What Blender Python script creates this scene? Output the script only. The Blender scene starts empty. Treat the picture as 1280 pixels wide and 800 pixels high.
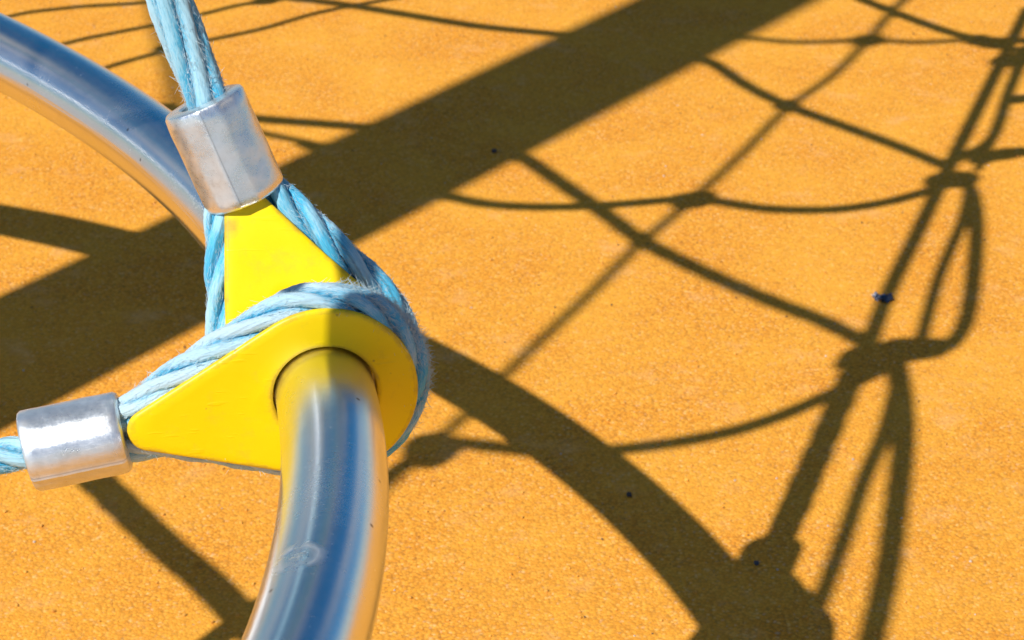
import bpy, math, random
import numpy as np
rnd = random.Random(7)
sc = bpy.context.scene
COL = sc.collection

# ---------------------------------------------------------------- camera
PITCH = 0.49303
cam_d = bpy.data.cameras.new('camera')
cam = bpy.data.objects.new('camera', cam_d)
COL.objects.link(cam)
cam.location = (0, 0, 1.05102)
cam.rotation_euler = (math.pi / 2 - PITCH, 0, 0)
cam_d.lens = 73.125
cam_d.sensor_width = 36
cam_d.clip_start = 0.02
cam_d.clip_end = 800
cam_d.dof.use_dof = True
cam_d.dof.focus_distance = 1.16
cam_d.dof.aperture_fstop = 26
sc.camera = cam

# ---------------------------------------------------------------- sky and sun
SUN_EL, SUN_AZ = math.radians(45.46), math.radians(-136.694)
SUN = np.array([math.cos(SUN_EL) * math.sin(SUN_AZ), math.cos(SUN_EL) * math.cos(SUN_AZ), math.sin(SUN_EL)])
w = bpy.data.worlds.new('World')
sc.world = w
w.use_nodes = True
nt = w.node_tree
sky = nt.nodes.new('ShaderNodeTexSky')
sky.sky_type = 'NISHITA'
sky.sun_disc = False
sky.sun_elevation = SUN_EL
sky.sun_rotation = SUN_AZ
sky.air_density = 1.0
sky.dust_density = 0.1
sky.ozone_density = 4.5
bg = nt.nodes['Background']
hs = nt.nodes.new('ShaderNodeHueSaturation')
hs.inputs['Hue'].default_value = .497
hs.inputs['Saturation'].default_value = 1.5
hs.inputs['Value'].default_value = 1.15
nt.links.new(sky.outputs[0], hs.inputs['Color'])
# scattered fair-weather cloud
tc = nt.nodes.new('ShaderNodeTexCoord')
sep = nt.nodes.new('ShaderNodeSeparateXYZ')
nt.links.new(tc.outputs['Generated'], sep.inputs[0])
def wmath(op, a, b):
    x = nt.nodes.new('ShaderNodeMath'); x.operation = op
    for i, v in ((0, a), (1, b)):
        if isinstance(v, bpy.types.NodeSocket): nt.links.new(v, x.inputs[i])
        else: x.inputs[i].default_value = v
    return x.outputs[0]
zz = wmath('ADD', wmath('MAXIMUM', sep.outputs[2], 0.0), 0.18)
cmb = nt.nodes.new('ShaderNodeCombineXYZ')
nt.links.new(wmath('DIVIDE', sep.outputs[0], zz), cmb.inputs[0])
nt.links.new(wmath('DIVIDE', sep.outputs[1], zz), cmb.inputs[1])
cn = nt.nodes.new('ShaderNodeTexNoise')
cn.inputs['Scale'].default_value = 1.5
cn.inputs['Detail'].default_value = 6
cn.inputs['Roughness'].default_value = .55
nt.links.new(cmb.outputs[0], cn.inputs['Vector'])
cr = nt.nodes.new('ShaderNodeValToRGB')
cr.color_ramp.elements[0].position = .53
cr.color_ramp.elements[1].position = .63
nt.links.new(cn.outputs['Fac'], cr.inputs[0])
cm = nt.nodes.new('ShaderNodeMix'); cm.data_type = 'RGBA'
nt.links.new(cr.outputs[0], cm.inputs[0])
nt.links.new(hs.outputs[0], cm.inputs[6])
cm.inputs[7].default_value = (9.5, 8.4, 7.2, 1)
nt.links.new(cm.outputs[2], bg.inputs[0])
bg.inputs[1].default_value = 0.062
sl = bpy.data.lights.new('sun', 'SUN')
sl.energy = 5.0
sl.angle = math.radians(0.6)
sl.color = (1.0, 0.98, 0.93)
so = bpy.data.objects.new('sun', sl)
COL.objects.link(so)
so.rotation_euler = (math.pi / 2 - SUN_EL, 0, -SUN_AZ + math.pi)
sc.view_settings.view_transform = 'Standard'
sc.view_settings.look = 'None'
sc.view_settings.gamma = 1
sc.view_settings.exposure = 0.15


# ---------------------------------------------------------------- helpers
def tag(o, label=None, cat=None, group=None, kind=None):
    if label: o['label'] = label
    if cat: o['category'] = cat
    if group: o['group'] = group
    if kind: o['kind'] = kind
    return o


def empty(name, loc):
    o = bpy.data.objects.new(name, None)
    o.empty_display_size = 0.05
    COL.objects.link(o)
    o.location = loc
    return o


def unit(v):
    v = np.asarray(v, float)
    return v / np.maximum(np.linalg.norm(v, axis=-1, keepdims=True), 1e-12)


def mesh_obj(name, V, F, mat, parent=None, uv=None, smooth=True, sharp=None, origin=(0, 0, 0)):
    """V in world metres; stored relative to the parent's base."""
    base = np.array(parent_base(parent)) if parent else np.array(origin, float)
    me = bpy.data.meshes.new(name)
    V = np.asarray(V, float) - base
    me.from_pydata(V.tolist(), [], [tuple(int(i) for i in f) for f in F])
    if smooth:
        me.polygons.foreach_set('use_smooth', [True] * len(me.polygons))
    if uv is not None:
        ul = me.uv_layers.new(name='uv')
        li = np.zeros(len(me.loops), np.int32)
        me.loops.foreach_get('vertex_index', li)
        ul.data.foreach_set('uv', np.asarray(uv, float)[li].ravel())
    me.validate()
    me.update()
    if sharp is not None:
        me.set_sharp_from_angle(angle=math.radians(sharp))
    me.materials.append(mat)
    o = bpy.data.objects.new(name, me)
    COL.objects.link(o)
    if parent:
        o.parent = parent
    else:
        o.location = origin
    return o


def parent_base(p):
    b = np.zeros(3)
    while p:
        b += np.array(p.location)
        p = p.parent
    return b


def frames(P):
    """parallel transport frames along the polyline P"""
    P = np.asarray(P, float)
    T = unit(np.gradient(P, axis=0))
    a = np.array([0, 0, 1.0]) if abs(T[0][2]) < .9 else np.array([1.0, 0, 0])
    N = [unit(a - (a @ T[0]) * T[0])]
    for i in range(1, len(P)):
        n = N[-1] - (N[-1] @ T[i]) * T[i]
        N.append(unit(n))
    N = np.array(N)
    return T, N, np.cross(T, N)


def resample(P, step):
    P = np.asarray(P, float)
    d = np.r_[0, np.cumsum(np.linalg.norm(np.diff(P, axis=0), axis=1))]
    n = max(2, int(round(d[-1] / step)) + 1)
    t = np.linspace(0, d[-1], n)
    return np.stack([np.interp(t, d, P[:, k]) for k in range(3)], 1)


def catmull(P, n=8):
    P = np.asarray(P, float)
    Q = np.vstack([2 * P[0] - P[1], P, 2 * P[-1] - P[-2]])
    out = []
    for i in range(1, len(Q) - 2):
        for t in np.linspace(0, 1, n, endpoint=False):
            a, b, c, d = Q[i - 1:i + 3]
            out.append(.5 * (2 * b + (c - a) * t + (2 * a - 5 * b + 4 * c - d) * t * t + (3 * b - a - 3 * c + d) * t ** 3))
    out.append(Q[-2])
    return np.array(out)


def tube_mesh(P, r, m=12, closed=False, rfun=None, caps=True):
    """r: scalar or per-point array"""
    P = np.asarray(P, float)
    n = len(P)
    r = np.broadcast_to(np.asarray(r, float), (n,))
    if closed:
        T = unit(np.roll(P, -1, 0) - np.roll(P, 1, 0))
        c = P.mean(0)
        up = unit(np.cross(P[0] - c, P[n // 4] - c))
        B = unit(up - (T @ up)[:, None] * T)
        N = np.cross(B, T)
    else:
        T, N, B = frames(P)
    L = np.r_[0, np.cumsum(np.linalg.norm(np.diff(P, axis=0), axis=1))]
    th = np.arange(m) / m * 2 * np.pi
    V, UV = [], []
    for i in range(n):
        rr = r[i] * (rfun(th, L[i]) if rfun else np.ones(m))
        V.append(P[i] + rr[:, None] * (np.cos(th)[:, None] * N[i] + np.sin(th)[:, None] * B[i]))
        UV.append(np.stack([np.full(m, L[i]), th / (2 * np.pi)], 1))
    V = np.concatenate(V)
    UV = np.concatenate(UV)
    F = []
    for i in range(n if closed else n - 1):
        j = (i + 1) % n
        for k in range(m):
            l = (k + 1) % m
            F.append((i * m + k, i * m + l, j * m + l, j * m + k))
    if caps and not closed:
        F.append(tuple(range(m - 1, -1, -1)))
        F.append(tuple((n - 1) * m + k for k in range(m)))
    return V, F, UV


# ---------------------------------------------------------------- materials
class Mat:
    def __init__(self, name, **kw):
        self.m = bpy.data.materials.new(name)
        self.m.use_nodes = True
        self.t = self.m.node_tree
        self.b = self.t.nodes['Principled BSDF']
        for k, v in kw.items():
            self.b.inputs[k.replace('_', ' ')].default_value = v

    def n(self, typ, **kw):
        nd = self.t.nodes.new(typ)
        for k, v in kw.items():
            if hasattr(nd, k):
                setattr(nd, k, v)
            else:
                nd.inputs[k.replace('_', ' ')].default_value = v
        return nd

    def l(self, a, b):
        self.t.links.new(a, b)

    def ramp(self, src, stops, interp='LINEAR'):
        r = self.t.nodes.new('ShaderNodeValToRGB')
        r.color_ramp.interpolation = interp
        e = r.color_ramp.elements
        while len(e) < len(stops): e.new(0.5)
        for el, (p, c) in zip(e, stops):
            el.position = p
            el.color = tuple(c) + (1,) if not np.isscalar(c) else (c, c, c, 1)
        self.l(src, r.inputs[0])
        return r

    def mix(self, fac, a, b, mode='MIX'):
        x = self.t.nodes.new('ShaderNodeMix')
        x.data_type = 'RGBA'
        x.blend_type = mode
        for s, v in ((0, fac), (6, a), (7, b)):
            if isinstance(v, bpy.types.NodeSocket): self.l(v, x.inputs[s])
            elif s == 0: x.inputs[0].default_value = v
            else: x.inputs[s].default_value = tuple(v) + (1,)
        return x.outputs[2]

    def math(self, op, a, b=0.0):
        x = self.t.nodes.new('ShaderNodeMath')
        x.operation = op
        for s, v in ((0, a), (1, b)):
            if isinstance(v, bpy.types.NodeSocket): self.l(v, x.inputs[s])
            else: x.inputs[s].default_value = v
        return x.outputs[0]

    def bump(self, h, strength, dist, prev=None):
        x = self.t.nodes.new('ShaderNodeBump')
        x.inputs['Strength'].default_value = strength
        x.inputs['Distance'].default_value = dist
        self.l(h, x.inputs['Height'])
        if prev: self.l(prev, x.inputs['Normal'])
        self.l(x.outputs[0], self.b.inputs['Normal'])
        return x.outputs[0]


def noise(M, vec, scale, detail=3, rough=.55, dist=0.0):
    x = M.n('ShaderNodeTexNoise')
    x.inputs['Scale'].default_value = scale
    x.inputs['Detail'].default_value = detail
    x.inputs['Roughness'].default_value = rough
    x.inputs['Distortion'].default_value = dist
    M.l(vec, x.inputs['Vector'])
    return x.outputs['Fac']


def mapping(M, src, scale, rot=(0, 0, 0), loc=(0, 0, 0)):
    x = M.n('ShaderNodeMapping')
    x.inputs['Scale'].default_value = scale
    x.inputs['Rotation'].default_value = rot
    x.inputs['Location'].default_value = loc
    M.l(src, x.inputs['Vector'])
    return x.outputs[0]


def rubber():
    M = Mat('orange_granulate', Roughness=1.0)
    M.b.inputs['Specular IOR Level'].default_value = 0.0
    pos = M.n('ShaderNodeNewGeometry').outputs['Position']
    # every granule its own tone
    vo = M.n('ShaderNodeTexVoronoi', Scale=360.0, Randomness=1.0)
    wob = M.n('ShaderNodeTexNoise', Scale=420.0, Detail=2.0)
    M.l(pos, wob.inputs['Vector'])
    pv = M.n('ShaderNodeVectorMath', operation='MULTIPLY_ADD')
    M.l(wob.outputs['Color'], pv.inputs[0])
    pv.inputs[1].default_value = (.0018, .0018, .0018)
    M.l(pos, pv.inputs[2])
    M.l(pv.outputs[0], vo.inputs['Vector'])
    g = M.n('ShaderNodeSeparateColor')
    M.l(vo.outputs['Color'], g.inputs[0])
    tone = M.ramp(g.outputs[0], [(0, (.69, .25, .028)), (.3, (.79, .31, .034)), (.65, (.85, .36, .042)), (.93, (.88, .41, .065)), (1, (.88, .50, .18))])
    # fine dark gaps between the granules
    gaps = M.ramp(vo.outputs['Distance'], [(.42, 0.0), (.8, 1.0)])
    col = M.mix(M.math('MULTIPLY', gaps.outputs[0], .65), tone.outputs[0], (.40, .15, .030))
    # sparse darker and paler granules
    dk = M.ramp(g.outputs[1], [(.955, 0.0), (.97, 1.0)])
    col = M.mix(M.math('MULTIPLY', dk.outputs[0], .55), col, (.25, .10, .035))
    lt = M.ramp(g.outputs[2], [(.965, 0.0), (.985, 1.0)])
    col = M.mix(M.math('MULTIPLY', lt.outputs[0], .35), col, (.85, .58, .38))
    # broad blotches: redder or yellower areas and worn pinkish patches
    b1 = M.ramp(noise(M, pos, 7, 3), [(.35, 0.0), (.7, 1.0)])
    col = M.mix(M.math('MULTIPLY', b1.outputs[0], .5), col, (.88, .43, .054))
    b2 = M.ramp(noise(M, mapping(M, pos, (1, 1, 1), loc=(3.1, 5.2, 0)), 16, 5, .65), [(.56, 0.0), (.72, 1.0)])
    col = M.mix(M.math('MULTIPLY', b2.outputs[0], .4), col, (.86, .47, .20))
    b3 = M.ramp(noise(M, mapping(M, pos, (1, 1, 1), loc=(7.7, 1.9, 0)), 75, 3, .7), [(.38, 0.0), (.62, 1.0)])
    col = M.mix(M.math('MULTIPLY', b3.outputs[0], .28), col, (.62, .25, .040))
    M.l(col, M.b.inputs['Base Color'])
    inv = M.math('SUBTRACT', 1.0, vo.outputs['Distance'])
    n1 = M.bump(inv, .45, .0013)
    n2 = M.bump(noise(M, pos, 210, 3, .6), .30, .003, n1)
    return M.m


def paving():
    M = Mat('pale_paving', Roughness=.8)
    pos = M.n('ShaderNodeNewGeometry').outputs['Position']
    br = M.n('ShaderNodeTexBrick', Scale=2.5)
    M.l(pos, br.inputs['Vector'])
    br.inputs['Color1'].default_value = (.42, .40, .37, 1)
    br.inputs['Color2'].default_value = (.36, .35, .33, 1)
    br.inputs['Mortar'].default_value = (.2, .19, .18, 1)
    M.l(br.outputs[0], M.b.inputs['Base Color'])
    return M.m


def steel():
    M = Mat('brushed_steel', Metallic=1.0, Roughness=.2)
    uv = M.n('ShaderNodeUVMap').outputs[0]
    obj = M.n('ShaderNodeTexCoord').outputs['Object']
    br = noise(M, mapping(M, uv, (260, 26, 1)), 1, 4, .7)          # brushing runs round the tube
    lo = noise(M, mapping(M, uv, (9, 2.5, 1)), 1, 3)
    rr = M.ramp(M.math('ADD', M.math('MULTIPLY', br, .5), M.math('MULTIPLY', lo, .5)), [(.3, .20), (.7, .30)])
    c = M.ramp(lo, [(.3, (.80, .80, .80)), (.7, (.90, .90, .90))])
    # dust specks and pits
    vo = M.n('ShaderNodeTexVoronoi', Scale=75.0)
    M.l(obj, vo.inputs['Vector'])
    sp = M.ramp(vo.outputs['Distance'], [(.05, .8), (.12, 0.0)])
    gate = M.n('ShaderNodeSeparateColor')
    M.l(vo.outputs['Color'], gate.inputs[0])
    sp = M.math('MULTIPLY', sp.outputs[0], M.math('GREATER_THAN', gate.outputs[0], .84))
    col = M.mix(sp, c.outputs[0], (.10, .07, .05))
    smear = M.ramp(noise(M, mapping(M, uv, (30, 6, 1), loc=(2, 3, 0)), 1, 6, .7), [(.58, 0.0), (.75, 1.0)])
    col = M.mix(M.math('MULTIPLY', smear.outputs[0], .25), col, (.55, .5, .45))
    M.l(col, M.b.inputs['Base Color'])
    # scuff: curved scratches near the lower end in view
    geo = M.n('ShaderNodeNewGeometry').outputs['Position']
    d = M.n('ShaderNodeVectorMath', operation='DISTANCE')
    M.l(geo, d.inputs[0])
    d.inputs[1].default_value = SCUFF
    wv = M.math('ADD', d.outputs['Value'], M.math('MULTIPLY', noise(M, geo, 260, 3), .0035))
    ring = M.ramp(wv, [(.0085, 0.0), (.0098, 1.0), (.0105, 1.0), (.0125, 0.0)])
    brk = M.ramp(noise(M, geo, 95, 3), [(.40, 0.0), (.50, 1.0)])
    scr = M.math('MULTIPLY', ring.outputs[0], brk.outputs[0])
    blob = M.ramp(wv, [(.003, 1.0), (.0072, 0.0)])
    scr = M.math('MAXIMUM', scr, M.math('MULTIPLY', blob.outputs[0], M.ramp(noise(M, geo, 420, 3), [(.45, 0.0), (.6, .8)]).outputs[0]))
    ro = M.math('ADD', rr.outputs[0], M.math('MULTIPLY', scr, .6))
    M.l(ro, M.b.inputs['Roughness'])
    M.b.inputs['Anisotropic'].default_value = .3
    n0 = M.bump(noise(M, mapping(M, uv, (11, 2, 1), loc=(5, 1, 0)), 1, 2, .4), .12, .004)
    M.bump(scr, .6, .0006, n0)
    return M.m


def aluminium(name, tint, rough, metal=1.0, seam=0.0):
    M = Mat(name, Metallic=metal)
    uv = M.n('ShaderNodeUVMap').outputs[0]
    obj = M.n('ShaderNodeTexCoord').outputs['Object']
    lo = noise(M, obj, 90, 5, .65)
    fi = noise(M, obj, 700, 3, .6)
    c = M.ramp(lo, [(.3, tuple(.80 * t for t in tint)), (.65, tint)])
    dirt = M.ramp(noise(M, mapping(M, obj, (1, 1, 1), loc=(.4, .1, .7)), 150, 5, .7), [(.6, 0.0), (.75, 1.0)])
    col = M.mix(M.math('MULTIPLY', dirt.outputs[0], .35), c.outputs[0], (.36, .32, .28))
    # grime settled along the die-parting line
    sv = M.n('ShaderNodeSeparateXYZ')
    M.l(uv, sv.inputs[0])
    dv = M.math('ABSOLUTE', M.math('SUBTRACT', M.math('ADD', sv.outputs[1], M.math('MULTIPLY', lo, .004)), (seam + .055) / 6.2832 + .002))
    sm = M.ramp(dv, [(.0015, .5), (.0042, 0.0)])
    col = M.mix(sm.outputs[0], col, (.22, .21, .21))
    M.l(col, M.b.inputs['Base Color'])
    r = M.ramp(M.math('ADD', M.math('MULTIPLY', lo, .6), M.math('MULTIPLY', fi, .4)), [(.35, rough - .09), (.65, rough + .10)])
    M.l(r.outputs[0], M.b.inputs['Roughness'])
    n1 = M.bump(lo, .28, .0009)
    st = noise(M, mapping(M, uv, (60, 40, 1)), 1, 3)
    n2 = M.bump(st, .2, .0004, n1)
    M.bump(fi, .12, .0002, n2)
    return M.m


def yellow():
    M = Mat('yellow_plastic', Roughness=.38)
    M.b.inputs['Specular IOR Level'].default_value = .3
    obj = M.n('ShaderNodeTexCoord').outputs['Object']
    n1 = noise(M, obj, 22, 4)
    c = M.ramp(n1, [(.3, (.87, .605, .001)), (.7, (.90, .645, .002))])
    d = M.ramp(noise(M, mapping(M, obj, (1, 1, 1), loc=(1.3, .2, .5)), 60, 6, .72), [(.54, 0.0), (.78, 1.0)])
    col = M.mix(M.math('MULTIPLY', d.outputs[0], .36), c.outputs[0], (.48, .33, .05))
    # grime spot near the upper thimble's edge
    geo = M.n('ShaderNodeNewGeometry').outputs['Position']
    ds = M.n('ShaderNodeVectorMath', operation='DISTANCE')
    M.l(geo, ds.inputs[0])
    ds.inputs[1].default_value = GRIME
    wv = M.math('ADD', ds.outputs['Value'], M.math('MULTIPLY', noise(M, geo, 300, 3), .008))
    gs = M.ramp(wv, [(.004, 1.0), (.0105, 0.0)])
    col = M.mix(M.math('MULTIPLY', gs.outputs[0], .6), col, (.30, .17, .05))
    # scattered small dark specks
    vo = M.n('ShaderNodeTexVoronoi', Scale=110.0)
    M.l(obj, vo.inputs['Vector'])
    sp = M.ramp(vo.outputs['Distance'], [(.08, 1.0), (.14, 0.0)])
    gate = M.n('ShaderNodeSeparateColor')
    M.l(vo.outputs['Color'], gate.inputs[0])
    spm = M.math('MULTIPLY', sp.outputs[0], M.math('GREATER_THAN', gate.outputs[0], .8))
    col = M.mix(M.math('MULTIPLY', spm, .6), col, (.2, .12, .04))
    # grime rubbed in along the rims where the rope works
    eg = M.n('ShaderNodeAttribute', attribute_name='rim').outputs['Fac']
    gr = M.ramp(M.math('MULTIPLY', eg, noise(M, obj, 85, 6, .75)), [(.36, 0.0), (.62, 1.0)])
    col = M.mix(M.math('MULTIPLY', gr.outputs[0], .55), col, (.40, .24, .04))
    M.l(col, M.b.inputs['Base Color'])
    r = M.ramp(n1, [(.3, .30), (.7, .46)])
    M.l(r.outputs[0], M.b.inputs['Roughness'])
    a = M.bump(noise(M, obj, 160, 4), .12, .0008)
    # a long faint scratch
    sv = noise(M, mapping(M, obj, (6, 260, 260), rot=(0, 0, .5)), 1, 2)
    M.bump(M.ramp(sv, [(.64, 0.0), (.70, 1.0)]).outputs[0], .22, .0006, a)
    return M.m


def rope_mat(name, deep, faded, fade):
    """fade 0..1: how much of the strand is bleached"""
    M = Mat(name, Roughness=.62)
    M.b.inputs['Specular IOR Level'].default_value = .35
    M.b.inputs['Sheen Weight'].default_value = .25
    M.b.inputs['Sheen Roughness'].default_value = .4
    uv = M.n('ShaderNodeUVMap').outputs[0]
    obj = M.n('ShaderNodeTexCoord').outputs['Object']
    fib = noise(M, mapping(M, uv, (110, 30, 1), rot=(0, 0, .02)), 1, 5, .8)
    yarn = M.n('ShaderNodeTexWave', wave_type='BANDS', bands_direction='DIAGONAL')
    yarn.inputs['Scale'].default_value = 1.0
    yarn.inputs['Distortion'].default_value = 2.5
    yarn.inputs['Detail'].default_value = 3
    M.l(mapping(M, uv, (45, 6, 1)), yarn.inputs['Vector'])
    wear = noise(M, obj, 38, 5, .7)
    at = M.n('ShaderNodeAttribute', attribute_name='bleach_crevice_glow').outputs['Fac']
    m = M.math('ADD', M.math('MULTIPLY', fib, .55), M.math('MULTIPLY', wear, .45))
    m = M.math('ADD', m, M.math('MULTIPLY', M.math('SUBTRACT', at, .62), .45))
    lo, hi = .62 - .28 * fade, .74 - .22 * fade
    f = M.ramp(m, [(lo, 0.0), (hi, 1.0)])
    col = M.mix(f.outputs[0], deep, faded)
    dark = M.ramp(fib, [(.28, 1.0), (.42, 0.0)])
    col = M.mix(M.math('MULTIPLY', dark.outputs[0], .65), col, tuple(.45 * c for c in deep))
    M.l(col, M.b.inputs['Base Color'])
    n1 = M.bump(yarn.outputs['Fac'], .35, .0007)
    M.bump(fib, 1.0, .0011, n1)
    return M.m


def plain(name, col, rough=.6, metal=0.0):
    M = Mat(name, Roughness=rough, Metallic=metal)
    obj = M.n('ShaderNodeTexCoord').outputs['Object']
    n1 = noise(M, obj, 40, 4)
    c = M.ramp(n1, [(.3, tuple(.75 * x for x in col)), (.7, col)])
    M.l(c.outputs[0], M.b.inputs['Base Color'])
    M.bump(n1, .3, .001)
    return M.m


# ---------------------------------------------------------------- the ring's centre line (a slightly oval bent tube)
RC = np.array([-1.05185, .87794, .66332])
RU = np.array([.97298684, 0, -.23086059]); RV = np.array([-.00894008, .99924991, -.03767891]); RN = np.array([.23068742, .038725, .97225701])
def ring(t):
    r = .95715 * (1 + .02289 * math.cos(2 * t) - .02381 * math.sin(2 * t))
    h = .95715 * (.04489 * math.cos(2 * t) - .0138 * math.sin(2 * t))
    return RC + r * (math.cos(t) * RU + math.sin(t) * RV) + h * RN
def ring_dir(t): return unit(ring(t + 1e-4) - ring(t - 1e-4))
TUBE_R = .0275
SCUFF = tuple(ring(math.radians(-5.2)) + TUBE_R * unit([-.28, -.45, .85]))
GRIME = (0, 0, 0)  # set below

# frames of the two thimbles: C eye centre on the front face, X towards the crimp, N face normal
C2 = ring(math.radians(6.344)); N2 = -ring_dir(math.radians(6.344))
X2 = unit([-.97770694, -.18376381, -.10158741]); X2 = unit(X2 - (X2 @ N2) * N2)
def rot_in_plane(X, N, a): return math.cos(a) * X + math.sin(a) * np.cross(N, X)
X2 = rot_in_plane(X2, N2, math.radians(1.6)); Y2 = np.cross(N2, X2)
C1 = ring(math.radians(9.3)); T1 = ring_dir(math.radians(9.3))
FT = np.array([-.173, 1.107, .604])
X1 = unit(FT - C1); N1 = -T1; N1 = unit(N1 - (N1 @ X1) * X1)
X1 = rot_in_plane(X1, N1, math.radians(1.8)); Y1 = np.cross(N1, X1)
def loc1(x, y, z): return C1 + X1 * x + Y1 * y + N1 * z
def loc2(x, y, z): return C2 + X2 * x + Y2 * y + N2 * z
GRIME = tuple(loc1(.086, .0145, 0))

# ---- net above: rope radius and points, metres
NET_ROPES = [
 (0.009, [(-1.018,2.352,0.900),(-0.882,2.313,0.900),(-0.772,2.264,0.900),(-0.654,2.210,0.900),(-0.539,2.177,0.900),(-0.426,2.142,0.900),(-0.340,2.079,0.900),(-0.289,1.978,0.900),(-0.243,1.910,0.900),(-0.174,1.835,0.900),(-0.113,1.768,0.900),(-0.063,1.704,0.900)]),
 (0.010, [(-1.127,1.921,0.900),(-1.017,1.888,0.900),(-0.932,1.864,0.900),(-0.825,1.843,0.900),(-0.710,1.816,0.900),(-0.648,1.793,0.900),(-0.602,1.753,0.900),(-0.549,1.666,0.900),(-0.494,1.570,0.900),(-0.456,1.502,0.900),(-0.393,1.425,0.900),(-0.329,1.358,0.900),(-0.275,1.308,0.900),(-0.232,1.255,0.900)]),
 (0.009, [(-0.110,2.373,0.900),(-0.081,2.323,0.900),(-0.033,2.254,0.900),(0.034,2.174,0.900),(0.088,2.154,0.900),(0.179,2.154,0.900)]),
 (0.009, [(-0.877,1.791,0.900),(-0.764,1.680,0.900),(-0.684,1.626,0.900),(-0.627,1.601,0.900),(-0.550,1.595,0.900),(-0.474,1.604,0.900),(-0.397,1.619,0.900),(-0.359,1.610,0.900),(-0.304,1.590,0.900),(-0.228,1.588,0.900),(-0.158,1.610,0.900),(-0.095,1.647,0.900)]),
 (0.006, [(-0.959,1.840,0.900),(-0.924,1.816,0.900),(-0.877,1.793,0.900),(-0.819,1.763,0.900)]),
 (0.007, [(-0.738,1.884,1.350),(-0.670,1.865,1.350),(-0.569,1.839,1.350),(-0.502,1.823,1.350),(-0.404,1.832,1.350),(-0.332,1.823,1.350),(-0.238,1.835,1.350),(-0.125,1.832,1.350)]),
 (0.009, [(-0.734,0.990,0.900),(-0.702,1.031,0.900),(-0.677,1.063,0.900),(-0.638,1.058,0.900),(-0.592,1.048,0.900),(-0.546,1.044,0.900),(-0.500,1.051,0.900),(-0.446,1.064,0.900),(-0.390,1.085,0.900),(-0.340,1.115,0.900),(-0.287,1.156,0.900),(-0.222,1.211,0.900)]),
 (0.007, [(-0.206,2.187,1.350),(-0.325,2.001,1.350),(-0.404,1.832,1.350),(-0.474,1.694,1.350),(-0.548,1.580,1.350),(-0.620,1.435,1.350),(-0.696,1.293,1.350),(-0.765,1.173,1.350),(-0.824,1.054,1.350),(-0.869,0.968,1.350),(-0.911,0.886,1.350),(-0.958,0.790,1.350),(-0.988,0.736,1.350),(-1.023,0.674,1.350),(-1.056,0.607,1.350)]),
 (0.009, [(-0.240,1.241,0.900),(-0.197,1.371,0.900),(-0.133,1.538,0.900),(-0.070,1.704,0.900),(-0.009,1.861,0.900),(0.063,2.046,0.900),(0.157,2.288,0.900)]),
 (0.008, [(-0.054,1.733,0.900),(-0.003,1.788,0.900),(0.027,1.861,0.900),(0.066,1.978,0.900),(0.133,2.154,0.900)]),
 (0.006, [(-0.033,1.704,0.900),(0.019,1.835,0.900),(0.058,1.949,0.900),(0.109,2.123,0.900)]),
 (0.009, [(-0.054,1.680,0.900),(-0.055,1.615,0.900),(-0.069,1.527,0.900),(-0.092,1.425,0.900),(-0.114,1.339,0.900),(-0.131,1.290,0.900),(-0.150,1.255,0.900)]),
 (0.007, [(-0.056,1.638,0.900),(-0.079,1.559,0.900),(-0.107,1.485,0.900),(-0.136,1.405,0.900),(-0.165,1.312,0.900),(-0.181,1.259,0.900)]),
 (0.011, [(-0.211,1.241,0.900),(-0.219,1.143,0.900),(-0.233,1.053,0.900),(-0.258,0.942,0.900),(-0.279,0.854,0.900),(-0.306,0.761,0.900),(-0.323,0.708,0.900)]),
 (0.008, [(-0.218,1.175,0.900),(-0.246,1.082,0.900),(-0.279,0.996,0.900),(-0.310,0.903,0.900),(-0.340,0.818,0.900),(-0.368,0.740,0.900)]),
 (0.009, [(-1.991,1.611,2.100),(-1.945,1.429,2.100),(-1.910,1.276,2.100),(-1.881,1.159,2.100),(-1.856,1.029,2.100)]),
 (0.007, [(-1.414,2.193,0.900),(-1.328,2.264,0.900),(-1.287,2.281,0.900),(-1.245,2.295,0.900),(-1.202,2.302,0.900),(-1.145,2.316,0.900),(-1.090,2.352,0.900)]),
 (0.007, [(-1.299,2.085,0.900),(-1.232,2.148,0.900),(-1.184,2.180,0.900),(-1.125,2.217,0.900),(-1.059,2.264,0.900),(-1.012,2.302,0.900),(-0.961,2.323,0.900),(-0.898,2.359,0.900)]),
 (0.007, [(-1.206,2.001,0.900),(-1.159,2.055,0.900),(-1.126,2.085,0.900),(-1.087,2.119,0.900),(-1.028,2.161,0.900),(-0.968,2.200,0.900),(-0.894,2.267,0.900),(-0.811,2.316,0.900),(-0.705,2.373,0.900)]),
 (0.013, [(-0.820,1.325,0.550),(-0.760,1.247,0.550),(-0.712,1.182,0.550),(-0.672,1.129,0.550),(-0.634,1.083,0.550),(-0.593,1.023,0.550),(-0.546,0.948,0.550)]),
 (0.012, [(-0.644,0.958,0.550),(-0.617,1.003,0.550),(-0.582,1.050,0.550),(-0.540,1.117,0.550)]),
]
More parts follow.
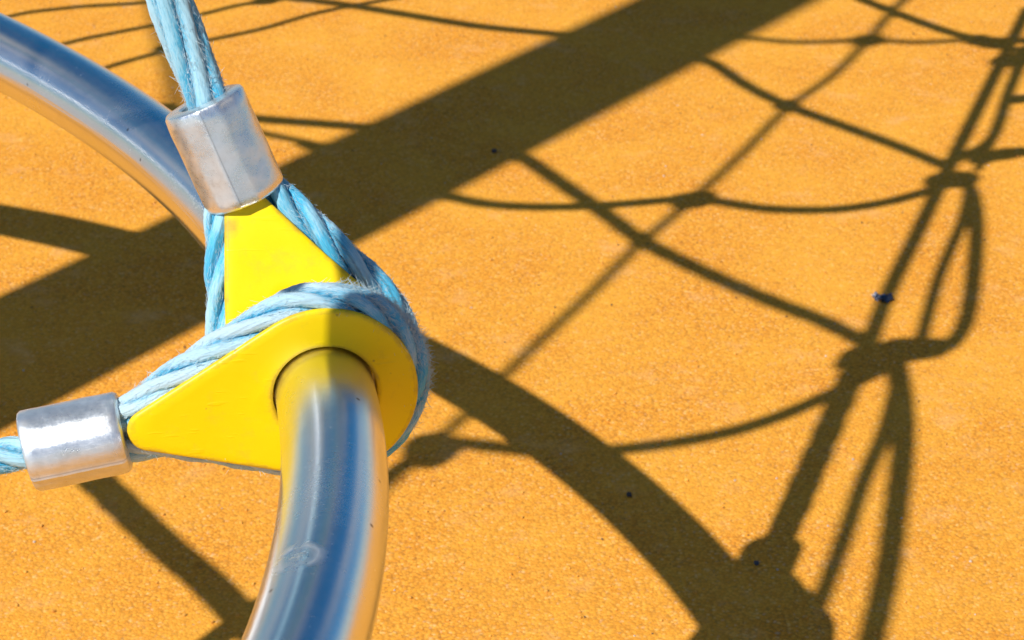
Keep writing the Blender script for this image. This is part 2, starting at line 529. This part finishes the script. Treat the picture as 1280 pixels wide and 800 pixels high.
NET_KNOTS = [
 (0.021, [(-0.274,1.211,0.900),(-0.260,1.220,0.900),(-0.239,1.233,0.900),(-0.208,1.245,0.900),(-0.179,1.247,0.900),(-0.149,1.259,0.900)]),
 (0.020, [(-0.104,1.661,0.900),(-0.070,1.673,0.900),(-0.038,1.680,0.900)]),
 (0.015, [(-0.039,1.726,0.900),(-0.007,1.745,0.900),(0.047,1.763,0.900)]),
 (0.018, [(0.057,2.061,0.900),(0.084,2.073,0.900),(0.129,2.085,0.900)]),
 (0.020, [(-0.427,1.826,1.350),(-0.382,1.835,1.350)]),
 (0.020, [(-0.415,1.606,0.900),(-0.366,1.624,0.900)]),
 (0.016, [(-0.992,2.316,0.900),(-0.955,2.327,0.900)]),
 (0.028, [(-0.693,1.044,0.900),(-0.672,1.058,0.900)]),
 (0.015, [(-0.255,1.924,0.900),(-0.233,1.894,0.900)]),
 (0.014, [(-0.464,1.512,0.900),(-0.450,1.494,0.900)]),
 (0.018, [(0.042,2.167,0.900),(0.066,2.148,0.900),(0.096,2.129,0.900)]),
 (0.015, [(0.063,1.944,0.900),(0.073,1.921,0.900)]),
 (0.013, [(-1.110,2.129,0.900),(-1.084,2.110,0.900)]),
]

# ---------------------------------------------------------------- ground
def disc(R, z, hole=0.0, n=96):
    th = np.arange(n) / n * 2 * np.pi
    V = [(0, 0, z)] + [(R * math.cos(a), R * math.sin(a), z) for a in th]
    F = [(0, 1 + i, 1 + (i + 1) % n) for i in range(n)]
    return np.array(V, float), F
V, F = disc(400, -.004)
tag(mesh_obj('paving', V, F, paving(), smooth=False), kind='structure')
RUB = rubber()
V, F = disc(4.6, 0.0)
V[:, 0] += 2.4
V[:, 1] += 3.4
tag(mesh_obj('ground', V, F, RUB, smooth=False), 'orange granulated rubber safety surface lying under the climbing frame', kind='structure')

# ---------------------------------------------------------------- steel ring
STEEL = steel()
P = np.array([ring(t) for t in np.linspace(-math.pi, math.pi, 361)[:-1]])
V, F, UV = tube_mesh(P, TUBE_R, 48, closed=True)
ro = mesh_obj('steel_ring', V, F, STEEL, uv=UV, origin=tuple(RC))
tag(ro, 'thick bent stainless steel tube curving through both yellow thimbles', 'steel tube')

# ---------------------------------------------------------------- thimbles
YEL = yellow()
R1, R2, XA = .0515, .013, .0965
def teardrop(off=0.0, n=160):
    """outline of the hull of two circles, shrunk by off; angles evenly spread"""
    ra, rb = R1 - off, max(R2 - off, .001)
    phi = math.asin((ra - rb) / XA)          # tangent angle
    a0 = math.pi / 2 - phi
    pts = []
    na, nb, ns = int(n * .52), int(n * .16), int(n * .16)
    for i in range(na): a = a0 + (2 * math.pi - 2 * a0) * i / na; pts.append((ra * math.cos(a), ra * math.sin(a)))
    A = (ra * math.cos(-a0), ra * math.sin(-a0)); B = (XA + rb * math.cos(-a0), rb * math.sin(-a0))
    for i in range(ns): f = i / ns; pts.append((A[0] + (B[0] - A[0]) * f, A[1] + (B[1] - A[1]) * f))
    for i in range(nb): a = -a0 + 2 * a0 * i / nb; pts.append((XA + rb * math.cos(a), rb * math.sin(a)))
    for i in range(ns): f = i / ns; pts.append((B[0] + (A[0] - B[0]) * f, -(B[1] + (A[1] - B[1]) * f)))
    return np.array(pts)

TH = .024
def thimble(loc, parent, hx, hy, shrink=0.0, dy=0.0):
    base = teardrop(0)
    n = len(base)
    ang = np.arctan2(base[:, 1], base[:, 0])
    def hole(rx, ry, z): return [(rx * math.cos(a), ry * math.sin(a), z) for a in ang]
    def out(off, z): return [(x, y, z) for x, y in teardrop(off + shrink)]
    def blend(f, z):
        o = teardrop(.0022 + shrink); return [((1 - f) * hx * math.cos(a) + f * x, (1 - f) * hy * math.sin(a) + f * y, z) for a, (x, y) in zip(ang, o)]
    loops = [hole(hx, hy, -TH + .001), hole(hx, hy, -.012), hole(hx, hy, -.0022), hole(hx + .0006, hy + .0006, -.0008), hole(hx + .002, hy + .002, 0.0),
             blend(.16, .0002), blend(.84, 0.0), out(.0022, 0.0), out(.0008, -.0004), out(0.0, -.0016), out(0.0, -.0030), out(.0010, -.0040),
             out(.0090, -.0060), out(.0105, -.012), out(.0090, -.018), out(.0010, -.0200), out(0.0, -.021), out(.0012, -TH + .0005), out(.004, -TH), hole(hx + .001, hy + .001, -TH)]
    V = np.array([loc(p[0], p[1] + dy * min(1, max(0, p[0] / .05)), p[2]) for lp in loops for p in lp])
    F = []
    for j in range(len(loops)):
        k = (j + 1) % len(loops)
        for i in range(n):
            i2 = (i + 1) % n
            F.append((j * n + i, j * n + i2, k * n + i2, k * n + i))
    F = [f[::-1] for f in F]
    o = mesh_obj('thimble', V, F, YEL, parent, sharp=50)
    lv = [1, 1, 1, 1, .9, 0, 0, .9, 1, 1, 1, 1, 1, 1, 1, 1, 1, 1, .8, .8]
    o.data.attributes.new('rim', 'FLOAT', 'POINT').data.foreach_set('value', np.repeat(np.array(lv, np.float32), n))
    return o

# ---------------------------------------------------------------- ferrules
def ferrule(loc, x0, x1, R, hole_r, mat, parent, seams, flats, seed, zc=-TH / 2):
    rr = random.Random(seed)
    m = 96
    th = np.arange(m) / m * 2 * np.pi
    def sect(a):
        r = np.ones(m)
        for s in seams:      # die-parting ridge: narrow raised line with a shallow valley each side
            d = np.angle(np.exp(1j * (th - s)))
            r += .022 * np.exp(-(d / .045) ** 2) - .02 * np.exp(-((abs(d) - .13) / .07) ** 2)
        for s, wd in flats:  # pressed flats
            d = np.angle(np.exp(1j * (th - s)))
            f = np.cos(np.clip(abs(d), 0, wd)); lim = math.cos(wd) / np.maximum(np.cos(d), .2)
            r = np.where(abs(d) < wd, np.minimum(r, np.maximum(lim, .9)), r)
        return r
    ph = [rr.uniform(0, 6.28) for _ in range(6)]
    prof = [(x1 - .007, hole_r * .96), (x1 - .001, hole_r), (x1, hole_r + .0012), (x1 - .0001, R - .0030), (x1 - .0007, R - .0012), (x1 - .0022, R - .0002)]
    for k in range(1, 14):
        prof.append((x1 - .0032 - (x1 - x0 - .006) * k / 14, R))
    prof += [(x0 + .0028, R - .0002), (x0 + .0010, R - .0014), (x0, R - .004), (x0 + .0002, hole_r + .001), (x0 + .003, hole_r)]
    V, UV = [], []
    for a, r in prof:
        f = sect(a) if r > hole_r + .006 else np.ones(m)
        if r > R - .003:
            f = f + .006 * np.sin(3 * th + ph[0] + a * 130) * math.sin(a * 210 + ph[1]) + .004 * np.sin(7 * th + ph[2] - a * 240)
        tilt = .0012 * np.sin(th + ph[3]) if a > x1 - .004 else 0
        for i in range(m):
            V.append(loc(a + (tilt[i] if not np.isscalar(tilt) else 0), r * f[i] * math.cos(th[i]), zc + r * f[i] * math.sin(th[i])))
            UV.append((a, i / m))
    F = []
    for j in range(len(prof) - 1):
        for i in range(m):
            i2 = (i + 1) % m
            F.append((j * m + i, j * m + i2, (j + 1) * m + i2, (j + 1) * m + i))
    return mesh_obj('ferrule', np.array(V), F, mat, parent, uv=UV, sharp=35)

# ---------------------------------------------------------------- ropes
def rope(name, path, R, nst, pitch, mats, parent, phase=0.0, swell=None, fuzz=400, fuzz_zones=(), seed=1, m=18, step=.0028, fmat=None, hair=(.003, .008), bleach=None):
    """laid rope: a core and nst twisted strands, with broken filaments standing out"""
    rr = np.random.default_rng(seed)
    P = resample(path, step)
    T, N, B = frames(P)
    L = np.r_[0, np.cumsum(np.linalg.norm(np.diff(P, axis=0), axis=1))]
    if nst == 3: q = .464
    elif nst == 4: q = .414
    elif nst == 5: q = .370
    else: q = .333
    sr, hr = R * q * 1.06, R * (1 - q)
    V, F, UV = tube_mesh(P, R * max(.16, 1 - 2.15 * q), 8)
    core = mesh_obj(name, V, F, mats[-1], parent, uv=UV)
    sw = swell(L / L[-1]) if swell else np.ones(len(L))
    wob = [rr.uniform(0, 6.28, 4) for _ in range(nst)]
    tex = []
    for k in range(nst):
        a = phase + 2 * np.pi * (L / pitch) + k * 2 * np.pi / nst + .10 * np.sin(L * 55 + wob[k][0])
        h = hr * sw * (1 + .05 * np.sin(L * 70 + wob[k][1]) + .04 * np.sin(L * 160 + wob[k][2]))
        S = P + (h * np.cos(a))[:, None] * N + (h * np.sin(a))[:, None] * B
        # yarns: small lobes twisting along the strand
        rf = lambda th, l, k=k: 1 + .06 * np.cos(6 * th + l * 500 + k) + .02 * np.sin(3 * th - l * 130 + wob[k][3])
        rad = sr * (1 + .05 * np.sin(L * 95 + wob[k][2]) + rr.normal(0, .008, len(L))) * (sw ** .5)
        V, F, UV = tube_mesh(S, rad, m, rfun=rf)
        UV[:, 0] += rr.uniform(0, 3)
        so_ = mesh_obj('strand', V, F, mats[k % len(mats)], core, uv=UV)
        ax = np.repeat(P, m, axis=0)
        od = np.clip((np.linalg.norm(V - ax, axis=1) / R - .45) / .6, 0, 1)  # bleached outside; light glowing through the crevices coloured in as deep blue
        if bleach: od = od * bleach(ax)
        so_.data.attributes.new('bleach_crevice_glow', 'FLOAT', 'POINT').data.foreach_set('value', od.astype(np.float32))
    # broken filaments
    V, F = [], []
    n = len(P)
    dense = int(min(L[-1], .45) * 30000)
    jmax = int(np.searchsorted(L, .45))
    for i in range(fuzz + dense):
        zone = None
        lying = i >= fuzz
        if fuzz_zones and rr.random() < (.25 if lying else .6):
            zone = fuzz_zones[rr.integers(len(fuzz_zones))]
            j = int(np.clip(rr.normal(zone[0], zone[1]) * n, 1, n - 2))
        else:
            j = rr.integers(1, min(n - 1, jmax))
        a = rr.uniform(0, 2 * np.pi)
        if zone and len(zone) > 2 and rr.random() < .7:
            o = zone[2](P[j]); o = unit(o - (o @ T[j]) * T[j]); a = math.atan2(o @ B[j], o @ N[j]) + rr.normal(0, .6)
        o = math.cos(a) * N[j] + math.sin(a) * B[j]
        ln = rr.uniform(*hair) * (1.3 if zone else 1)
        p = P[j] + o * R * sw[j] * .88
        dirv = unit(o * rr.uniform(.12, .75) + T[j] * rr.choice([-1, 1]) * rr.uniform(.5, 1) + rr.normal(0, .22, 3))
        curl = unit(rr.normal(0, 1, 3)) * rr.uniform(.1, .55)
        wd = rr.uniform(.00009, .00018)
        if lying:
            p = P[j] + o * R * sw[j] * rr.uniform(.84, .95)
            ln = rr.uniform(.0012, .0034)
            dirv = unit(o * rr.uniform(.0, .28) + T[j] * rr.choice([-1, 1]) + rr.normal(0, .28, 3))
            curl = curl * .6
            wd *= .8
        sN = unit(np.cross(dirv, rr.normal(0, 1, 3))); sB = np.cross(dirv, sN)
        b0 = len(V); seg = 2 if lying else 4
        for s_ in range(seg + 1):
            f = s_ / seg
            c = p + dirv * ln * f + curl * ln * f * f * .6
            ww = wd * (1 - .6 * f)
            V += [c + sN * ww, c - sN * ww * .5 + sB * ww * .87, c - sN * ww * .5 - sB * ww * .87]
        for s_ in range(seg):
            for e in range(3):
                e2 = (e + 1) % 3
                F.append((b0 + 3 * s_ + e, b0 + 3 * s_ + e2, b0 + 3 * s_ + 3 + e2, b0 + 3 * s_ + 3 + e))
    if fuzz:
        fz = mesh_obj('filament', np.array(V), F, fmat or mats[0], core)
        tag(fz, kind='stuff')
    return core

def loop_path(loc, R, xa, ra, xe, ye, z=-TH / 2, z_end=None):
    phi = math.asin((R - ra) / xa)
    a0 = math.pi / 2 - phi
    cx, cy = math.cos(a0), math.sin(a0)
    pts = [(xe, ye), (xa + ra * cx + .002, ra * cy)]
    pts += [(R * math.cos(a), R * math.sin(a)) for a in np.linspace(a0, 2 * math.pi - a0, 90)]
    pts += [(xa + ra * cx + .002, -ra * cy), (xe, -ye)]
    Q = resample(np.array([(x, y, 0) for x, y in pts]), .001)
    for _ in range(60):          # ease the corners
        Q[1:-1] = .25 * Q[:-2] + .5 * Q[1:-1] + .25 * Q[2:]
    return np.array([loc(x, y, z) for x, y, _ in Q])

CYAN = (.065, .460, .700)
FADE = (.46, .66, .76); PALE = (.50, .66, .745)
M_cy = rope_mat('cyan_polypropylene', CYAN, (.34, .64, .78), .35)
M_cy2 = rope_mat('cyan_polypropylene_pale', (.08, .48, .71), (.42, .70, .82), .65)
M_fd = rope_mat('bleached_polypropylene', (.09, .46, .68), (.54, .72, .80), .84)
M_fd2 = rope_mat('half_bleached_polypropylene', (.07, .44, .67), (.48, .70, .80), .7)
M_hair = plain('frayed_filament', (.62, .78, .84), .6)
ALU1 = aluminium('cast_aluminium', (.86, .87, .88), .30, .85, 1.36)
ALU2 = aluminium('pressed_aluminium', (.78, .80, .82), .36, .8, 1.25)

# lower fitting: crimp at the left, face towards the viewer
t2 = empty('rope_fitting', tuple(C2))
tag(t2, 'near yellow thimble with rope eye, its silver ferrule pointing left', 'rope fitting', 'rope eyes bound round the steel tube')
def loc2f(x, y, z): return loc2(x, y + .0050, z - .004)
def loc2r(x, y, z):
    k = min(1, max(0, (x - .085) / .028)); k = k * k * (3 - 2 * k)
    return loc2(x, y - .0016 + .0066 * k, z - .003 * k)
thimble(loc2, t2, .0287, .0287)
ferrule(loc2f, .1115, .1665, .0229, .0105, ALU2, t2, [1.25, -2.1], [(2.3, .22)], 3)
lp = loop_path(loc2r, .0500, .0965, .0100, .122, .0070, z=-.0130)
rope('rope_eye', lp, .0105, 5, .140, [M_fd, M_fd2, M_fd, M_fd, M_fd2], t2, bleach=lambda q: .50 + .50 / (1 + np.exp(-((q - C2) @ X2 + .016) / .004)), phase=.6, fuzz=3200, hair=(.0018, .0062), fuzz_zones=((.57, .035, lambda p: p - C2), (.53, .05, lambda p: p - C2 + N2 * .03)), seed=4, fmat=M_hair)
e0 = loc2f(.158, 0, -TH / 2)
sp2 = catmull(np.array([e0, loc2f(.20, .0006, -TH / 2), loc2f(.30, .006, -TH / 2 - .002), loc2(.60, .05, -.03), loc2(1.1, .16, -.1)]), 10)
rope('rope', sp2, .0098, 4, .07, [M_cy2, M_cy, M_cy2, M_cy2], t2, phase=.3, fuzz=400, seed=8, fmat=M_hair, hair=(.0015, .004))

# upper fitting: crimp pointing up
t1 = empty('rope_fitting', tuple(C1))
tag(t1, 'far yellow thimble with rope eye, its silver ferrule pointing upward', 'rope fitting', 'rope eyes bound round the steel tube')
thimble(loc1, t1, .036, .0300, shrink=.0026, dy=.0024)
TILT = math.radians(21)
def loc1f(x, y, z):
    """the upper ferrule leans out of the thimble's plane towards the viewer"""
    x -= .104; z += TH / 2
    return loc1(.104 + x * math.cos(TILT) - z * math.sin(TILT), y, -TH / 2 - .001 + x * math.sin(TILT) + z * math.cos(TILT))
ferrule(loc1f, .0990, .1610, .0243, .0136, ALU1, t1, [1.36], [(1.12, .24), (1.60, .25), (2.12, .2)], 5)
lp = loop_path(loc1, .0515, .0965, .0135, .122, .0085, z=-.0135)
rope('rope_eye', lp, .0108, 4, .13, [M_cy, M_cy2, M_cy, M_cy2], t1, bleach=lambda q: .60 + .38 * (np.sin(((q - C1) @ X1) * 140 + ((q - C1) @ Y1) * 60) * .5 + .5), phase=2.0, fuzz=1100, hair=(.0015, .0045), fuzz_zones=((.62, .12, lambda p: p - C1),), seed=14, fmat=M_hair)
V1 = np.array([-.2773, .3529, .8936])
e1 = loc1f(.146, -.001, -TH / 2); e2 = loc1f(.166, -.003, -TH / 2)
top = (-0.2912, 1.1687, 0.9500)
sp1 = catmull(np.array([e1, e2, *[e2 + (np.array(top) - e2) * f for f in (.12, .3, .6)], np.array(top)]), 10)
rope('rope', sp1, .0132, 6, .33, [M_cy, M_cy2, M_cy, M_cy2, M_cy, M_fd2], t1, phase=1.2, fuzz=700, fuzz_zones=((.12, .05), (.05, .02)), seed=21, fmat=M_hair,
     swell=lambda f: 1 - .12 * np.exp(-(f / .09) ** 2), hair=(.002, .006))

# ---------------------------------------------------------------- mast and net above (out of view; they cast the shadows)
GREY = plain('grey_painted_steel', (.32, .33, .34), .45)
mast = empty('support_mast', (-1.2, 1.0, 0))
tag(mast, 'thick grey mast whose broad shadow runs diagonally across the orange ground', 'mast')
md = np.array([-.06, .08, 1.0])
F0 = np.array([-1.2, 1.0, 0.0])
def mpt(z): return F0 + md * z
V, F, UV = tube_mesh(np.array([mpt(z) for z in (0, .3, 1, 2, 3, 4.4)]), .112, 40); mesh_obj('pole', V, F, GREY, mast)
V, F, UV = tube_mesh(np.array([mpt(z) for z in (.0, .012)]), .2, 32); mesh_obj('base_plate', V, F, GREY, mast)
V, F, UV = tube_mesh(np.array([mpt(z) for z in (4.4, 4.44, 4.48)]), np.array([.125, .12, .05]), 32); mesh_obj('cap', V, F, GREY, mast)

net = empty('climbing_net', (-.2, 1.4, .9))
tag(net, 'blue rope climbing net above the tube casting the web of thin shadows at right', 'climbing net')
def simple_rope(P, r):
    P = resample(catmull(np.array(P), 6), .02)
    n = len(P)
    V, F, UV = tube_mesh(P, r, 16, rfun=lambda th, l: 1 + .05 * np.cos(4 * (th + l * 40)))
    return V, F, UV
for r, pts in NET_ROPES:
    V, F, UV = simple_rope(pts, r); mesh_obj('net_rope', V, F, M_cy, net, uv=UV)
for r, pts in NET_KNOTS:
    P = resample(catmull(np.array(pts), 6), .006)
    n = len(P); f = np.linspace(-1, 1, n)
    rad = r * (np.clip(1 - np.abs(f) ** 6, .3, 1)) * (1 + .08 * np.sin(f * 9))
    V, F, UV = tube_mesh(P, rad, 18); mesh_obj('connector', V, F, ALU2, net, uv=UV)

P = np.array([(-.247, .789, z) for z in (.680, .686, .692, .74, .788, .794, .799)])  # unseen blocker, added to shade the right side of the near thimble
V, F, UV = tube_mesh(P, np.array([.022, .028, .0305, .0305, .0305, .028, .022]), 24)
mesh_obj('connector', V, F, ALU2, net, uv=UV)
V, F, UV = simple_rope([(-.247, .789, .68), (-.247, .789, .74), (-.247, .789, .79), NET_ROPES[13][1][-1]], .010)  # rope added to hang that blocker from the net
mesh_obj('net_rope', V, F, M_cy, net, uv=UV)

# ---------------------------------------------------------------- litter on the ground
def crumple(name, c, size, mat, seed, label, cat, flat=.5, n=3):
    rr = random.Random(seed)
    import bmesh
    bm = bmesh.new()
    bmesh.ops.create_icosphere(bm, subdivisions=n, radius=1)
    for v in bm.verts:
        d = v.co.normalized()
        k = 1 + .28 * math.sin(5 * d.x + seed) * math.sin(4 * d.y + 1.3 * seed) + rr.uniform(-.12, .12)
        v.co = (d.x * size[0] * k, d.y * size[1] * k, d.z * size[2] * k)
    zmin = min(v.co.z for v in bm.verts)
    for v in bm.verts: v.co.z -= zmin + .0005
    me = bpy.data.meshes.new(name); bm.to_mesh(me); bm.free(); me.materials.append(mat)
    o = bpy.data.objects.new(name, me); COL.objects.link(o); o.location = c
    return tag(o, label, cat)

def scrap(c):
    """a crumpled scrap of blue and silver foil: a folded little sheet"""
    root = empty('foil_scrap', c)
    tag(root, 'tiny crumpled blue and silver scrap lying on the orange ground at right', 'litter')
    rr = random.Random(5)
    for nm, (dx, dy), (lx, ly), mat, a in (('blue_piece', (.002, -.001), (.009, .006), plain('blue_foil', (.03, .05, .10), .35), .4), ('silver_piece', (-.005, .002), (.006, .005), plain('silver_foil', (.35, .38, .46), .4), -.3)):
        n = 7; V = []; F = []
        for side in (1, 0):
            for i in range(n):
                for j in range(n):
                    x = (i / (n - 1) - .5) * 2 * lx; y = (j / (n - 1) - .5) * 2 * ly
                    x2, y2 = x * math.cos(a) - y * math.sin(a), x * math.sin(a) + y * math.cos(a)
                    z = .003 + .0022 * math.sin(i * 1.7 + j) + .0015 * math.cos(j * 2.3 - i * .8) + side * .0006
                    V.append((c[0] + dx + x2 * (1 - .15 * math.sin(j)), c[1] + dy + y2 * (1 - .2 * math.cos(i * 1.3)), z))
        q = n * n
        for i in range(n - 1):
            for j in range(n - 1):
                k = i * n + j
                F.append((k, k + n, k + n + 1, k + 1)); F.append((q + k, q + k + 1, q + k + n + 1, q + k + n))
        for i in range(n - 1):
            for a_, b_ in ((i, i + 1), ((n - 1) * n + i + 1, (n - 1) * n + i), ((i + 1) * n, i * n), (i * n + n - 1, (i + 1) * n + n - 1)):
                F.append((a_, b_, q + b_, q + a_))
        mesh_obj(nm, np.array(V), F, mat, root, smooth=False)
scrap((.403, 2.002, 0))
DK = plain('dark_stone', (.06, .045, .04), .7)
crumple('pebble', (.108, 1.613, 0), (.0024, .0030, .002), DK, 1, 'small dark pebble inside the curved shadow of the steel tube', 'pebble')
crumple('pebble', (.214, 1.503, 0), (.0022, .0026, .002), plain('blue_grey_stone', (.05, .06, .08), .6), 2, 'tiny blue black pebble at the edge of the ferrule shadow', 'pebble')
crumple('pebble', (-.022, 2.402, 0), (.0032, .0044, .002), DK, 3, 'small dark pebble at the lower edge of the broad mast shadow', 'pebble')

# loose crumbs of rubber lying on the surface
rr = np.random.default_rng(11)
gold = (1 + 5 ** .5) / 2
ICO = unit(np.array([(-1, gold, 0), (1, gold, 0), (-1, -gold, 0), (1, -gold, 0), (0, -1, gold), (0, 1, gold), (0, -1, -gold), (0, 1, -gold), (gold, 0, -1), (gold, 0, 1), (-gold, 0, -1), (-gold, 0, 1)]))
ICF = [(0, 11, 5), (0, 5, 1), (0, 1, 7), (0, 7, 10), (0, 10, 11), (1, 5, 9), (5, 11, 4), (11, 10, 2), (10, 7, 6), (7, 1, 8), (3, 9, 4), (3, 4, 2), (3, 2, 6), (3, 6, 8), (3, 8, 9), (4, 9, 5), (2, 4, 11), (6, 2, 10), (8, 6, 7), (9, 8, 1)]
for nm, cnt, mat, sz in (('rubber_crumbs', 1500, plain('loose_orange_rubber', (.82, .38, .06), .9), (.0009, .0021)),
                         ('dark_grit', 90, plain('dark_grit', (.10, .06, .04), .9), (.0007, .0015)),
                         ('pale_grit', 110, plain('pale_grit', (.62, .52, .42), .9), (.0006, .0015))):
    V, F = [], []
    for i in range(cnt):
        y = rr.uniform(1.25, 3.1); x = rr.uniform(-1, 1) * (.28 + .19 * y)
        s_ = rr.uniform(*sz)
        q = ICO * rr.uniform(.7, 1.3, (12, 1)) * s_ * np.array([1, rr.uniform(.6, 1), rr.uniform(.5, .8)])
        a = rr.uniform(0, 6.28); ca, sa = math.cos(a), math.sin(a)
        q = np.stack([q[:, 0] * ca - q[:, 1] * sa + x, q[:, 0] * sa + q[:, 1] * ca + y, q[:, 2] + s_ * .45], 1)
        F += [tuple(v + len(V) for v in f) for f in ICF]
        V += list(q)
    o = mesh_obj(nm, np.array(V), F, mat, smooth=False)
    tag(o, {'rubber_crumbs': 'loose orange rubber crumbs scattered over the playground surface', 'dark_grit': 'fine dark grit scattered over the orange surface', 'pale_grit': 'fine pale sandy grit scattered over the orange surface'}[nm], 'grit', kind='stuff')
